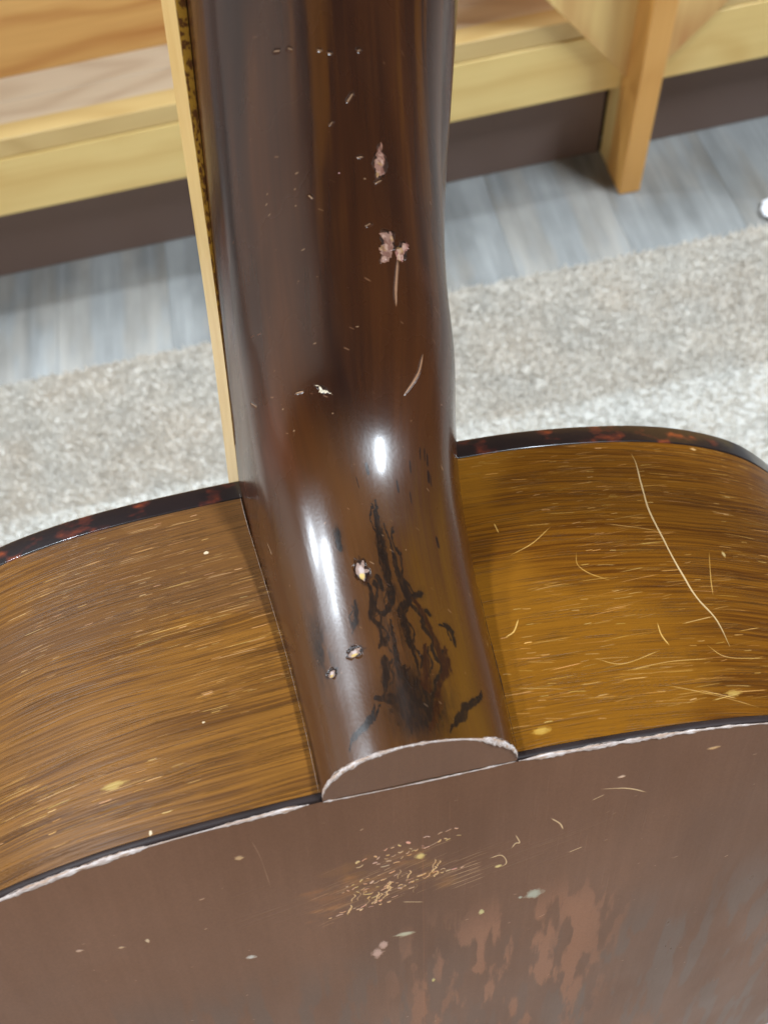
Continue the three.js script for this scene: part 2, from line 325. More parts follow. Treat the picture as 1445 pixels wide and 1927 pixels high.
{
  const S = [
    [[62.2, 12], [62.2, 15.2], [60.6, 23.3], [58.9, 33.8], [58.9, 40.1], [58.8, 47.8], [59.1, 54.4], [59.7, 60.6], [61.7, 66.6], [61.6, 74]], [[32.5, 35.6], [26.7, 40.0], [20.9, 42.5]], [[36.1, 44.5], [35.2, 48.0], [36.8, 50.8], [40.9, 53.7]],
    [[19.7, 31.8], [20.0, 35.1]], [[18.0, 60.6], [16.0, 63.7], [14.0, 64.7]], [[47.4, 66.6], [47.1, 69.7], [47.8, 72.6]], [[69.4, 47.0], [66, 55], [64.2, 60.0]], [[36.6, 77.2], [46.4, 76.5], [56.1, 76.8]], [[43.0, 81.8], [52.1, 85.2], [60.9, 88.8]],
    [[31.0, 73.4], [35.5, 75.5], [45.1, 73.6]], [[56.4, 73.4], [58.9, 76.3], [69.2, 77.2]], [[27.0, 34.2], [33, 34.6]], [[46, 36.5], [58.6, 39.9]], [[66, 70], [72, 69]], [[50, 84], [57, 86.5]]];
  S.forEach((p, i) => { soft(rr.g, p, rr.X, rr.Y, i ? (i < 7 ? 2.6 : 1.9) : 3.6, i ? '214,168,92' : '196,168,122', 0.26, 60 + i, {}, i ? 4 : 7); soft(rr.h, p, rr.X, rr.Y, i ? 2.4 : 5, '20,20,20', 0.3, 60 + i, {}, 4); });
  [[15.3, 87.2, 16, 8, 'rgba(190,150,70,0.85)'], [56.7, 85.2, 20, 7, 'rgba(185,150,80,0.6)'], [73.4, 47.4, 6, 9, 'rgba(205,180,130,0.8)'], [82.9, 8.4, 9, 5, 'rgba(215,175,130,0.85)']].forEach(([a, b, x, y, s], i) => patch(rr.g, rr.X(a), rr.Y(b), x, y, s.slice(5, s.lastIndexOf(',')), 0.2, 30 + i));
}

// back: 204.8 mm square, 0.1 mm a pixel, x -102.4..102.4, y -190..14.8
const backM = (() => {
  const N = 2048, X = (x) => (x + 102.4) * 10, Y = (y) => N - (y + 190) * 10, rough = new Float32Array(N * N);
  const c = paint(N, N, (px, py) => {
    const x = px / 10 - 102.4, y = (N - py) / 10 - 190;
    const big = fbm(x * 0.03 + 5, y * 0.022, 4), grain = fbm(x * 0.9 + 3, y * 0.05, 4), speck = vnoise(x * 4, y * 4), cloud = fbm(x * 0.12 + 31, y * 0.07 + 9, 4);
    let cc = mix3([0.142, 0.063, 0.031], [0.205, 0.098, 0.054], clamp(0.5 + (big - 0.5) * 1.6 + (grain - 0.5) * 0.28));
    const zone = smooth(-40, -60, y + 16 * (fbm(x * 0.06, 3, 2) - 0.5)) * smooth(-16, 2, x) * smooth(50, 32, x) * smooth(-125, -95, y);
    const worn = smooth(0.47, 0.60, fbm(x * 0.30 + 11, y * 0.075 + 3, 5) + 0.16 * (grain - 0.5) + 0.1 * (cloud - 0.5)) * zone;
    cc = mix3(cc, [0.33, 0.155, 0.088], 0.72 * worn);
    const dull = smooth(0.5, 0.62, fbm(x * 0.28 + 71, y * 0.05 + 3, 5)) * smooth(-46, -74, y + 10 * (big - 0.5)) * clamp(smooth(26, 42, x) + 0.8 * smooth(4, -14, x) + 0.45);
    cc = mix3(cc, [0.125, 0.074, 0.049], 0.6 * dull);
    rough[py * N + px] = 0.40 + 0.10 * (big - 0.5) + 0.12 * worn + 0.16 * (cloud - 0.5) - 0.07 * dull;
    const k = 0.93 + 0.14 * speck; return [cc[0] * k, cc[1] * k, cc[2] * k];
  });
  const g = ctxOf(c), r = rng(71);
  const bump = paint(1024, 1024, (x, y) => 0.6 + 0.08 * (fbm(x * 0.02, y * 0.02, 3) - 0.5) + 0.05 * (vnoise(x * 0.35, y * 0.02) - 0.5)), h = ctxOf(bump);
  const XH = (x) => X(x) / 2, YH = (y) => Y(y) / 2;
  const mark = (p, w, s, seed, opt) => { wander(g, p, X, Y, w, s, seed, opt); wander(h, p, XH, YH, w * 0.5, 'rgba(25,25,25,0.7)', seed, opt); };
  for (let row = 0; row < 22; row++) {                               // rows of plectrum nicks below the heel, all slanting one way
    let a = -25 + 12 * r() + row * 0.35; const end = a + 4 + 20 * r() * r(); let b = -38.5 + row * 0.8 + 0.25 * (a + 20) + r();
    while (a < end) { const L = 0.5 + 1.9 * r() * r(), up = 0.12 + 0.35 * r(); if (r() < 0.8) mark([[a, b + (r() - 0.5) * 0.7], [a + L * 0.5, b + up * L * 0.5 + (r() - 0.5) * 0.45], [a + L, b + up * L + (r() - 0.5) * 0.7]], 1.6 + 3.4 * r() * r(), `rgba(${206 + 30 * r() | 0},${160 + 26 * r() | 0},${110 + 40 * r() | 0},${0.35 + 0.6 * r()})`, 400 + row * 40 + (a * 10 | 0)); a += L + 0.4 + 1.6 * r(); b += 0.17 * (L + 0.8); }
  }
  for (let i = 0; i < 26; i++) { const x = -20 + 22 * r(), y = -33 + 0.28 * (x + 12) + 8 * (r() - 0.5), L = 1 + 2.6 * r(); mark([[x, y], [x + 0.3 * (r() - 0.5), y + L * 0.35], [x + 0.5 + 0.5 * r(), y + L * 0.7], [x + 0.4, y + L]], 1.4 + 1.8 * r(), `rgba(222,178,124,${0.3 + 0.5 * r()})`, 1700 + i); }
  for (let i = 0; i < 46; i++) { const x = -45 + 75 * r(), y = -24 - 12 * r(), L = 5 + 14 * r(); mark([[x, y], [x + L, y + L * (0.2 + 0.12 * r())]], 0.9, `rgba(190,150,110,${0.12 + 0.2 * r()})`, 700 + i); }
  for (let i = 0; i < 5; i++) mark([[1.5 + i * 0.4, -30.5 - i * 1.4], [9.5 + i * 0.2, -28.8 - i * 1.3]], 1.5, 'rgba(225,185,140,0.7)', 760 + i);
  for (let i = 0; i < 130; i++) { const x = -95 + 190 * r(), y = -110 * r() - 4, L = 0.2 + 1.4 * r() * r(); mark([[x, y], [x + L, y + (r() - 0.4) * L]], 1 + 2 * r(), `rgba(210,170,135,${0.12 + 0.5 * r() * r()})`, 800 + i); }
  for (let i = 0; i < 70; i++) { const x = -30 + 75 * r(), y = -6 - 40 * r(), L = 1 + 6 * r(); mark([[x, y], [x + (r() - 0.5) * 0.3, y - L]], 0.9, `rgba(200,140,100,${0.08 + 0.16 * r()})`, 950 + i); }
  [[[33.1, -13.5], [38.8, -15.0], [43.2, -17.5]], [[31.5, -16.4], [34, -15.4]], [[23.2, -19.3], [25.3, -21.7], [26.1, -23.7]], [[-34.3, -7.7], [-33.1, -13.8], [-32.2, -23.6]], [[15.5, -26.4], [16.4, -25], [17.1, -25.2], [16.1, -22.2]], [[11, -28.2], [13.4, -28], [14.6, -31], [13.6, -32]], [[28, -32], [31, -31]], [[-7, -37], [-2.6, -38.6]]].forEach((p, i) => mark(p, i === 3 ? 1.6 : 2.4, i === 3 ? 'rgba(170,130,100,0.45)' : 'rgba(222,188,140,0.7)', 1100 + i));
  mark([[-2.6, -12], [-2.7, -41], [-2.5, -95], [-2.5, -150]], 1.3, 'rgba(150,92,60,0.5)', 1200, { taper: false, jit: 0.3 });
  [[-3.1, -22.9, 9, 9, 'rgba(226,196,120,0.92)'], [13, -31.5, 7, 5, 'rgba(226,200,130,0.9)'], [21.3, -44.4, 20, 15, 'rgba(176,172,150,0.85)'], [18.4, -44.6, 4, 4, 'rgba(176,172,150,0.85)'], [-12.8, -54.2, 11, 20, 'rgba(196,158,140,0.9)'], [-11.4, -51.4, 9, 12, 'rgba(196,158,140,0.85)'], [-6.7, -48.9, 22, 8, 'rgba(190,180,150,0.7)'], [9.9, -46.9, 6, 9, 'rgba(205,190,130,0.8)'], [-0.5, -71, 5, 9, 'rgba(200,180,110,0.8)'], [-36.8, -12.9, 8, 5, 'rgba(200,160,115,0.75)'], [-69.6, -32.9, 7, 4, 'rgba(205,165,140,0.8)'], [-57, -33.3, 5, 6, 'rgba(220,190,150,0.9)'], [-38.7, -45.7, 9, 6, 'rgba(205,195,185,0.8)'], [-62, -34, 6, 3, 'rgba(205,170,130,0.6)'], [37, -11, 9, 3, 'rgba(215,180,150,0.7)'], [56, -8.2, 14, 4, 'rgba(205,160,110,0.6)']]
    .forEach(([x, y, a, b, s], i) => { patch(g, X(x), Y(y), a, b, s.slice(5, s.lastIndexOf(',')), 0.34, i + 40); patch(h, XH(x), YH(y), a / 2, b / 2, '30,30,30', 0.25, i + 40); });
  for (let i = 0; i < 60; i++) { const t = r(), x = -26 + 30 * t, y = -31 + 5 * Math.sin(t * 3) + (r() + r() - 1) * 8; patch(g, X(x), Y(y), 10 + 22 * r(), 5 + 9 * r(), '176,118,74', 0.035, 1300 + i, 4); }
  for (let i = 0; i < 90; i++) { const t = r(), x = -26 + 34 * t, y = -33 + 5 * Math.sin(t * 3) + (r() + r() - 1) * 10, L = 2 + 5 * r(); soft(g, [[x, y], [x + L * 0.5, y + L * 0.2 + 0.3 * (r() - 0.5)], [x + L, y + L * 0.34]], X, Y, 1.6, '206,160,112', 0.07 + 0.1 * r(), 1500 + i, {}, 3); }
  const rc = paint(1024, 1024, (x, y) => rough[(y * 2) * N + x * 2]);
  const fix = (t) => { t.repeat.set(1 / 204.8, 1 / 204.8); t.offset.set(0.5, 190 / 204.8); return t; };
  return new THREE.MeshPhysicalMaterial({ map: fix(tex(c, true)), bumpMap: fix(tex(bump, false)), bumpScale: 0.00016, roughnessMap: fix(tex(rc, false)), roughness: 1, specularIntensity: 0.38 });
})();

// neck: girth across, first half of its length up
const neckM = (() => {
  const W = 1024, H = 2048, X = (u) => u * W, Y = (v) => H - v * 2 * H;
  const CR = [[[0.517, 0.16], [0.516, 0.147], [0.513, 0.13], [0.512, 0.11], [0.505, 0.093], [0.483, 0.084], [0.458, 0.08]],
  [[0.532, 0.143], [0.539, 0.129], [0.542, 0.112], [0.553, 0.098], [0.556, 0.089], [0.529, 0.084], [0.528, 0.074], [0.529, 0.062], [0.537, 0.051], [0.533, 0.04]],
  [[0.569, 0.092], [0.588, 0.084], [0.602, 0.073], [0.61, 0.063], [0.618, 0.052], [0.62, 0.041], [0.583, 0.031], [0.567, 0.022], [0.53, 0.007]],
  [[0.569, 0.092], [0.596, 0.094]],
  [[0.606, 0.082], [0.616, 0.079]],
  [[0.45, 0.105], [0.448, 0.096], [0.439, 0.081], [0.451, 0.074], [0.451, 0.067], [0.436, 0.061]],
  [[0.489, 0.078], [0.484, 0.065], [0.48, 0.053], [0.477, 0.041], [0.478, 0.03], [0.477, 0.016], [0.472, 0.007]],
  [[0.444, 0.055], [0.439, 0.045], [0.418, 0.032]],
  [[0.392, 0.032], [0.434, 0.029], [0.479, 0.026], [0.54, 0.024]],
  [[0.575, 0.059], [0.565, 0.046], [0.547, 0.034]],
  [[0.656, 0.074], [0.681, 0.07], [0.685, 0.059]],
  [[0.753, 0.03], [0.68, 0.021], [0.634, 0.013], [0.594, 0.005]],
  [[0.395, 0.094], [0.388, 0.086], [0.364, 0.074]],
  [[0.383, 0.028], [0.35, 0.019], [0.313, 0.016], [0.26, 0.009]],
  [[0.642, 0.058], [0.628, 0.043], [0.604, 0.036]],
  [[0.498, 0.047], [0.483, 0.038], [0.481, 0.028]],
  [[0.391, 0.144], [0.387, 0.132]],
  [[0.475, 0.106], [0.485, 0.099]]];
  const WID = [20, 17, 17, 14, 9, 13, 17, 17, 20, 14, 13, 11, 12, 13, 24, 24, 11, 11];
  const SEGS = []; CR.forEach((p, i) => { const c = p.length > 2 ? new THREE.CatmullRomCurve3(p.map(([u, v]) => new THREE.Vector3(u * 85, v * NECK_LEN, 0))).getPoints(p.length * 4) : p.map(([u, v]) => new THREE.Vector3(u * 85, v * NECK_LEN, 0));
    const side = i % 2 ? 1.3 : -1.2, wob = (q) => side + 0.5 * Math.sin(q * 0.9 + i);   // a hairline running beside each run
    for (let q = 2; q < c.length - 2; q++) SEGS.push([c[q - 1].x + wob(q - 1), c[q - 1].y, c[q].x + wob(q), c[q].y, 0.16 + 0.12 * ((i * 7) % 3), 0]);
    for (let q = 1; q < c.length; q++) { const f = q / c.length; SEGS.push([c[q - 1].x, c[q - 1].y, c[q].x, c[q].y, WID[i] * 0.058 * Math.min(1, 0.15 + 2.5 * f, 0.15 + 2.5 * (1 - f)), i === 2 || i === 9 || i === 14 ? 1 : 0]); } });
  const stain = (U, V) => { // how deep the old dark stain lies here: branching runs with ragged edges, in mm of girth and length
    const wu = U + 1.0 * (fbm(U * 0.45 + 7, V * 0.22, 3) - 0.5) + 0.5 * (vnoise(U * 2.6, V * 1.4) - 0.5), wv = V + 1.6 * (fbm(U * 0.5 + 60, V * 0.3, 3) - 0.5);
    let m = 0, red = 0; const wob = 0.45 + 1.15 * fbm(U * 0.5 + 31, V * 0.16 + 8, 3);
    for (const g of SEGS) { const lo = Math.min(g[1], g[3]) - 2.5, hi = Math.max(g[1], g[3]) + 2.5; if (wv < lo || wv > hi) continue;
      const dx = g[2] - g[0], dy = g[3] - g[1], t = clamp(((wu - g[0]) * dx + (wv - g[1]) * dy) / (dx * dx + dy * dy + 1e-6)), d = Math.hypot(wu - g[0] - t * dx, wv - g[1] - t * dy), w = g[4] * wob;
      const q = smooth(w * 1.35, w * 0.55, d) * 0.85 + smooth(w * 2.8, w * 0.6, d) * 0.3; if (q > m) { m = q; red = g[5]; } }
    const core = Math.exp(-(Math.pow((U - 43.5) / 8.5, 2) + Math.pow((V - 8) / 7.5, 2))) * smooth(0.26, 0.56, fbm(U * 0.42 + 33, V * 0.2 + 140, 4) + 0.16) * 1.25;
    const veil = Math.exp(-(Math.pow((U - 43) / 6, 2) + Math.pow((V - 26) / 15, 2))) * smooth(0.36, 0.6, fbm(U * 0.8 + 213, V * 0.10 + 94, 4) + 0.06) * 0.6;
    const side = Math.exp(-(Math.pow((U - 20.5) / 3.6, 2) + Math.pow((V - 24) / 9, 2))) * smooth(0.34, 0.55, fbm(U * 0.5 + 180, V * 0.2 + 66, 4) + 0.06) * 0.85;
    return [clamp(Math.max(m, core * 1.1, veil, side)) * (0.72 + 0.45 * vnoise(U * 3, V * 1.1)), red];
  };
  const c = paint(W, H, (px, py) => {
    const u = px / W, v = (H - py) / H / 2, U = u * 85, V = v * NECK_LEN;
    const n = fbm(U * 0.10 + 3, V * 0.016, 4), streak = fbm(U * 0.42 + 20 + 0.8 * fbm(U * 0.1, V * 0.03, 2), V * 0.022 + 4, 4), fine = fbm(U * 2.2, V * 0.05 + 30, 3), blotch = fbm(U * 0.09 + 50, V * 0.06 + 8, 4);
    const heelness = smooth(0.235, 0.15, v + 0.05 * (fbm(U * 0.12, V * 0.03, 3) - 0.5));
    const dark = mix3([0.022, 0.0055, 0.0016], [0.070, 0.020, 0.0036], clamp(0.5 + (n - 0.5) * 1.9 + (streak - 0.5) * 1.1));
    const stripe = smooth(0.50, 0.70, 0.75 * streak + 0.05 * (blotch - 0.5) + 0.16 * (blotch - 0.5) + 0.30 * Math.exp(-Math.pow((u - 0.468) / 0.042, 2)) + 0.20 * Math.exp(-Math.pow((u - 0.70) / 0.045, 2))) * smooth(0.25, 0.40, v + 0.08 * (blotch - 0.5));
    let cc = mix3(dark, [0.105, 0.034, 0.003], 0.75 * stripe);
    const right = smooth(0.5, 0.62, u + 0.06 * (blotch - 0.5));
    const amber = mix3(mix3([0.086, 0.031, 0.0075], [0.125, 0.049, 0.0025], right), [0.056, 0.018, 0.0035], clamp(0.5 + (n - 0.5) * 2 + (fine - 0.5) * 0.6));
    cc = mix3(cc, amber, heelness);
    const rim = smooth(0.71, 0.80, u + 0.05 * (fbm(V * 0.08, 2, 3) - 0.5)) + 0.45 * smooth(0.22, 0.12, u + 0.03 * (fbm(V * 0.08, 9, 3) - 0.5));   // lacquer left dark along both joints
    cc = mix3(cc, [0.075, 0.022, 0.005], clamp(rim) * 0.72 * heelness);
    const red = smooth(0.55, 0.7, fbm(U * 0.08 + 90, V * 0.03, 3)) * (1 - heelness); cc = mix3(cc, [0.10, 0.03, 0.012], 0.5 * red);
    if (V < 62 && u > 0.15 && u < 0.82) { const [m, rd] = stain(U, V); cc = mix3(cc, rd ? [0.018, 0.0045, 0.0015] : [0.006, 0.0035, 0.0025], clamp(m * 1.05) * 0.9); }
    const k = 0.86 + 0.28 * fine; return [cc[0] * k, cc[1] * k, cc[2] * k];
  });
  const bump = paint(512, 1024, (x, y) => 0.6 + 0.11 * (fbm(x * 0.05, y * 0.006, 3) - 0.5) + 0.012 * (vnoise(x * 0.4, y * 0.3) - 0.5) + 0.10 * (fbm(x * 0.01, y * 0.008, 3) - 0.5)), h = ctxOf(bump), g = ctxOf(c);
  const rc = paint(512, 1024, (x, y) => 0.275 + 0.12 * (fbm(x * 0.02, y * 0.012, 4) - 0.5)), q = ctxOf(rc);
  const XH = (u) => u * 512, YH = (v) => 1024 - v * 2048;
  [[0.657, 0.193], [0.672, 0.193], [0.682, 0.19], [0.687, 0.179], [0.696, 0.177], [0.626, 0.183], [0.585, 0.169], [0.507, 0.181], [0.475, 0.173], [0.812, 0.201], [0.622, 0.162], [0.698, 0.133], [0.812, 0.107]].forEach(([u, v], i) => soft(g, [[u, v + 0.004], [u + 0.003, v - 0.005]], X, Y, 3 + (i * 5) % 4, '34,16,10', 0.24, 200 + i));
  [[[0.578, 0.378], [0.588, 0.37], [0.584, 0.361], [0.567, 0.358], [0.566, 0.368]],
  [[0.57, 0.328], [0.594, 0.329], [0.591, 0.319], [0.578, 0.313], [0.562, 0.308], [0.563, 0.317]],
  [[0.622, 0.327], [0.622, 0.322], [0.608, 0.314], [0.597, 0.313], [0.595, 0.319]],
  [[0.412, 0.24], [0.426, 0.237], [0.45, 0.232], [0.432, 0.233]]].forEach((p, i) => { const s = ['rgba(168,122,104,0.95)', 'rgba(165,125,110,0.95)', 'rgba(170,118,108,0.95)', 'rgba(225,212,185,0.95)'][i]; poly(g, p, X, Y, 'rgba(20,8,4,0.5)', 40 + i); poly(g, p, X, Y, s, 50 + i); poly(h, p, XH, YH, 'rgba(40,40,40,1)', 50 + i, 2.5); poly(q, p, XH, YH, 'rgb(190,190,190)', 50 + i, 2.5);
    if (i > 2) return; const r = rng(i + 5); let cu = 0, cv = 0; for (const [a, b] of p) { cu += a / p.length; cv += b / p.length; }
    for (let k = 0; k < 22; k++) { const a = p[Math.floor(r() * p.length)], t = 0.75 * r(), u = lerp(cu, a[0], t), v = lerp(cv, a[1], t); blot(g, X(u), Y(v), 2 + 4 * r(), 3 + 6 * r(), r() < 0.45 ? 'rgba(120,76,62,0.5)' : r() < 0.8 ? 'rgba(205,165,145,0.6)' : 'rgba(190,150,90,0.6)', k + i * 40, 14, 0.8); } });
  [[[0.597, 0.313], [0.588, 0.296], [0.586, 0.283]],
  [[0.653, 0.257], [0.641, 0.243], [0.605, 0.227]],
  [[0.532, 0.401], [0.519, 0.396]],
  [[0.492, 0.387], [0.486, 0.385]],
  [[0.386, 0.431], [0.4, 0.429]],
  [[0.415, 0.428], [0.424, 0.426]],
  [[0.471, 0.422], [0.479, 0.421]],
  [[0.49, 0.42], [0.497, 0.419]],
  [[0.545, 0.421], [0.551, 0.422]],
  [[0.438, 0.352], [0.446, 0.349]],
  [[0.368, 0.239], [0.388, 0.238]],
  [[0.228, 0.263], [0.252, 0.252]],
  [[0.122, 0.172], [0.131, 0.159]],
  [[0.563, 0.355], [0.578, 0.358]],
  [[0.531, 0.368], [0.543, 0.369]],
  [[0.537, 0.33], [0.549, 0.332]]].forEach((p, i) => { soft(g, p, X, Y, i < 2 ? 3.8 : 3, i < 2 ? '176,130,100' : '186,150,120', 0.3, 300 + i, {}, 4); wander(h, p, XH, YH, 3, 'rgba(50,50,50,0.9)', 300 + i); });
  [[0.497, 0.36], [0.544, 0.357], [0.419, 0.366], [0.413, 0.358], [0.35, 0.361], [0.418, 0.323], [0.412, 0.349], [0.33, 0.234], [0.422, 0.265], [0.444, 0.219], [0.346, 0.217], [0.507, 0.27], [0.354, 0.366], [0.355, 0.354]].forEach(([u, v], i) => blot(g, X(u), Y(v), 2 + i % 3, 2 + (i * 3) % 3, i ? 'rgba(190,160,130,0.6)' : 'rgba(220,175,180,0.9)', i + 70));
  // three deep dents with pale bare wood in them, dark round the rim
  [[0.437, 0.113, 17, 26], [0.357, 0.0625, 20, 11], [0.262, 0.056, 16, 9]].forEach(([u, v, a, b], i) => {
    patch(g, X(u) + 2, Y(v) - 3, a * 1.35, b * 1.3, '24,11,7', 0.3, i + 90); blot(g, X(u), Y(v), a * 0.9, b * 0.9, 'rgba(150,120,105,0.95)', i + 93, 40, 1.1); patch(g, X(u), Y(v) - b * 0.15, a * 0.6, b * 0.6, '190,170,160', 0.28, i + 99); patch(g, X(u) - 3, Y(v) + b * 0.5, a * 0.5, b * 0.3, '205,170,95', 0.4, i + 96);
    blot(h, XH(u), YH(v), a * 0.62, b * 0.62, 'rgba(20,20,20,1)', i + 90, 40, 0.9); patch(h, XH(u), YH(v), a * 0.35, b * 0.35, '150,150,150', 0.4, i + 93); blot(q, XH(u), YH(v), a * 0.5, b * 0.5, 'rgb(150,150,150)', i + 93, 26, 0.7);
  });
  const r = rng(4242);
  for (let i = 0; i < 110; i++) { const u = 0.15 + 0.7 * r(), v = 0.45 * r(), L = (r() - 0.3) * 0.02; wander(g, [[u, v], [u + L, v - 0.2 * Math.abs(L)]], X, Y, 2 + 2 * r(), `rgba(190,150,125,${0.08 + 0.25 * r() * r()})`, 5000 + i); }
  const fix = (t) => { t.repeat.set(1, 2); return t; };
  return new THREE.MeshPhysicalMaterial({ map: fix(tex(c, true)), bumpMap: fix(tex(bump, false)), bumpScale: 0.0005, roughnessMap: fix(tex(rc, false)), roughness: 1, clearcoat: 0.4, clearcoatRoughness: 0.15, specularIntensity: 0.9 });
})();
const tortoiseM = (() => {
  const c = paint(1024, 64, (x, y) => { const n = fbm(x * 0.034 + 7, y * 0.05, 4), m = smooth(0.54, 0.70, n), k = smooth(0.66, 0.88, n); return mix3(mix3([0.010, 0.004, 0.004], [0.055, 0.010, 0.006], m), [0.20, 0.036, 0.008], k); });
  const t = tex(c, true); t.repeat.set(1 / 160, 1 / 10); return new THREE.MeshPhysicalMaterial({ map: t, roughness: 0.3, clearcoat: 0.5, clearcoatRoughness: 0.12 });
})();
const bindM = (() => { const c = paint(1024, 16, (x, y) => { const n = fbm(x * 0.03 + 3, y * 0.1, 3); return mix3([0.014, 0.008, 0.007], [0.04, 0.026, 0.024], n); }); const t = tex(c, true); t.repeat.set(1 / 200, 1 / 4); return new THREE.MeshPhysicalMaterial({ map: t, roughness: 0.5, specularIntensity: 0.35 }); })();
const chipM = (() => { const c = paint(256, 256, (x, y) => { const n = fbm(x * 0.06, y * 0.06, 4), m = fbm(x * 0.02 + 40, y * 0.02, 3); return mix3(mix3([0.36, 0.25, 0.20], [0.80, 0.71, 0.67], clamp(n * 1.6 - 0.3)), [0.45, 0.27, 0.16], smooth(0.55, 0.75, m) * 0.7); }); const t = tex(c, true); t.repeat.set(1, 9); return new THREE.MeshPhysicalMaterial({ map: t, roughness: 0.5 }); })();
const fleckM = (() => { const c = paint(1024, 64, (x, y) => { const n = fbm(x * 0.12, y * 0.12, 4); return mix3([0.33, 0.17, 0.015], [0.09, 0.03, 0.003], smooth(0.4, 0.62, n)); }); const t = tex(c, true); t.repeat.set(1 / 100, 1 / 3); return new THREE.MeshPhysicalMaterial({ map: t, roughness: 0.7, specularIntensity: 0.3 }); })();
const paleM = (() => { const c = paint(1024, 64, (x, y) => { const n = fbm(x * 0.012, y * 0.25, 4); return mix3([0.80, 0.56, 0.24], [0.66, 0.41, 0.14], n); }); const t = tex(c, true); t.repeat.set(1 / 150, 1 / 5); return new THREE.MeshPhysicalMaterial({ map: t, roughness: 0.35, clearcoat: 0.4, clearcoatRoughness: 0.2 }); })();
const G = { rimL: rimMat(rl), rimR: rimMat(rr), tortoise: tortoiseM, backBinding: bindM, back: backM, neck: neckM, chip: chipM, pale: paleM, fleck: fleckM, spruce: new THREE.MeshPhysicalMaterial({ color: col(0.5, 0.33, 0.15), roughness: 0.4 }) };
for (const s of ['L', 'R']) {
  part('side', joinedStrip(s, [[-D + 7, 0], ...Array.from({ length: 15 }, (_, i) => [-D + 7 + (D - 8.6) * (i + 1) / 15, 0])]), s === 'L' ? G.rimL : G.rimR);
  part('front_binding', joinedStrip(s, [[-D + 7, -0.4], [-D + 6.95, 0.15], [-D + 6.6, 0.25], [-D + 3.4, 0.3], [-D + 0.7, 0.25], [-D + 0.2, 0.1], [-D, -0.3], [-D, -3]]), G.tortoise);
  part('back_binding', joinedStrip(s, [[0.02, -2.2], [-0.1, -0.25], [-0.4, -0.02], [-0.8, 0.08], [-1.5, 0.06], [-1.65, -0.3]].reverse()), G.backBinding);
}
{ // back panel, slightly domed, and the soundboard in front
  const ring = [];
  for (let i = NU; i >= 0; i--) ring.push(rimPoint('L', i / NU, 0, -0.5));
  for (let i = 0; i <= NU; i++) ring.push(rimPoint('R', i / NU, 0, -0.5));
  const n = ring.length - 1;
  const plate = (z, dome, flip) => grid(n, 30, (u, v) => {
    const p = ring[Math.round(u * n)], k = v * v * 0.35 + v * 0.65;
    return [lerp(p[0], 0, k), lerp(p[1], -270, k), z + dome * (1 - (1 - k) * (1 - k))];
  }, (u, v) => { const p = ring[Math.round(u * n)], k = v * v * 0.35 + v * 0.65; return [lerp(p[0], 0, k), lerp(p[1], -270, k)]; }, flip);
  part('back_panel', plate(0, 21, true), G.back);
  part('soundboard', plate(-D + 0.4, -1, false), G.spruce);
}
part('neck', grid(NT, NS, (u, v) => neckPoint(u, v), (u, v) => [u, girth[Math.round(v * NS)] / NECK_LEN]), G.neck);
{ // heel cap and the chipped lacquer round it
  const arc = []; for (let i = 0; i <= 40; i++) arc.push(neckPoint(i / 40, 0));
  const s = new THREE.Shape(arc.map(([x, y]) => new THREE.Vector2(x, y)));
  const g = new THREE.ExtrudeGeometry(s, { depth: 0.9, bevelEnabled: true, bevelSize: 0.0, bevelThickness: 0.3, bevelSegments: 2, curveSegments: 40 });
  g.translate(0, 0, -0.9);
  part('heel_cap', g, G.back);
  const ragged = (pts, r0, r1, seed, nr = 6) => { // a rough strip of bare chipped edge along a line of points
    const r = rng(seed), c = new THREE.CatmullRomCurve3(pts.map((p) => new THREE.Vector3(...p)), false, 'centripetal'), n = pts.length * 8;
    const off = r() * 100, P = c.getSpacedPoints(n);
    return grid(nr, n, (u, v) => {
      const p = P[Math.round(v * n)], a = u * Math.PI * 2, L = v * c.getLength();
      const rad = lerp(r0 * 0.55, r1 * 1.15, smooth(0.3, 0.7, 0.6 * fbm(L * 0.1 + off, 3.3, 2) + 0.4 * fbm(L * 0.5 + off, 8.3, 3))) * (0.75 + 0.5 * vnoise(L * 1.7 + off, u * 3)) * Math.min(1, Math.sin(Math.PI * clamp(v, 0.004, 0.996)) * 12);
      return [p.x, p.y + Math.cos(a) * rad, p.z + Math.sin(a) * rad * 0.7];
    });
  };
  part('chipped_edge', ragged(arc.map(([x, y, z]) => [x, y + 0.2, 0.15]), 0.4, 0.9, 5), G.chip);
  part('joint_line', ragged([[-20.6, -1.3, 0.25], [-10, -1, 0.4], [3, -0.5, 0.4], [14.8, -0.1, 0.25]], 0.15, 0.45, 6), G.chip);
  for (const s2 of ['L', 'R']) {
    const pts = []; for (let i = 0; i <= 60; i++) { const p = rimPoint(s2, i / 60 * 0.24, 0.0, -0.2); if (p[0] < -20.4 || p[0] > 14.6) pts.push([p[0], p[1], 0.1]); }
    part('chipped_edge', ragged(pts, 0.26, 0.62, s2 === 'L' ? 8 : 9), G.chip);
  }
  const glue = (s2, z0, z1, seed) => { const a = []; for (let i = 0; i <= 20; i++) { const z = lerp(z0, z1, i / 20), sq = lerp(0, 6 / 13, -z / 90), p = neckPoint(s2 === 'L' ? 0 : 1, sq); a.push([p[0] + (s2 === 'L' ? -0.35 : 0.35), p[1] + 0.75, p[2]]); } return ragged(a, 0.25, 0.55, seed); };
  part('joint_line', glue('L', -D + 5, -1, 11), G.chip);
  part('joint_line', glue('R', -38, -1, 12), G.chip);
}
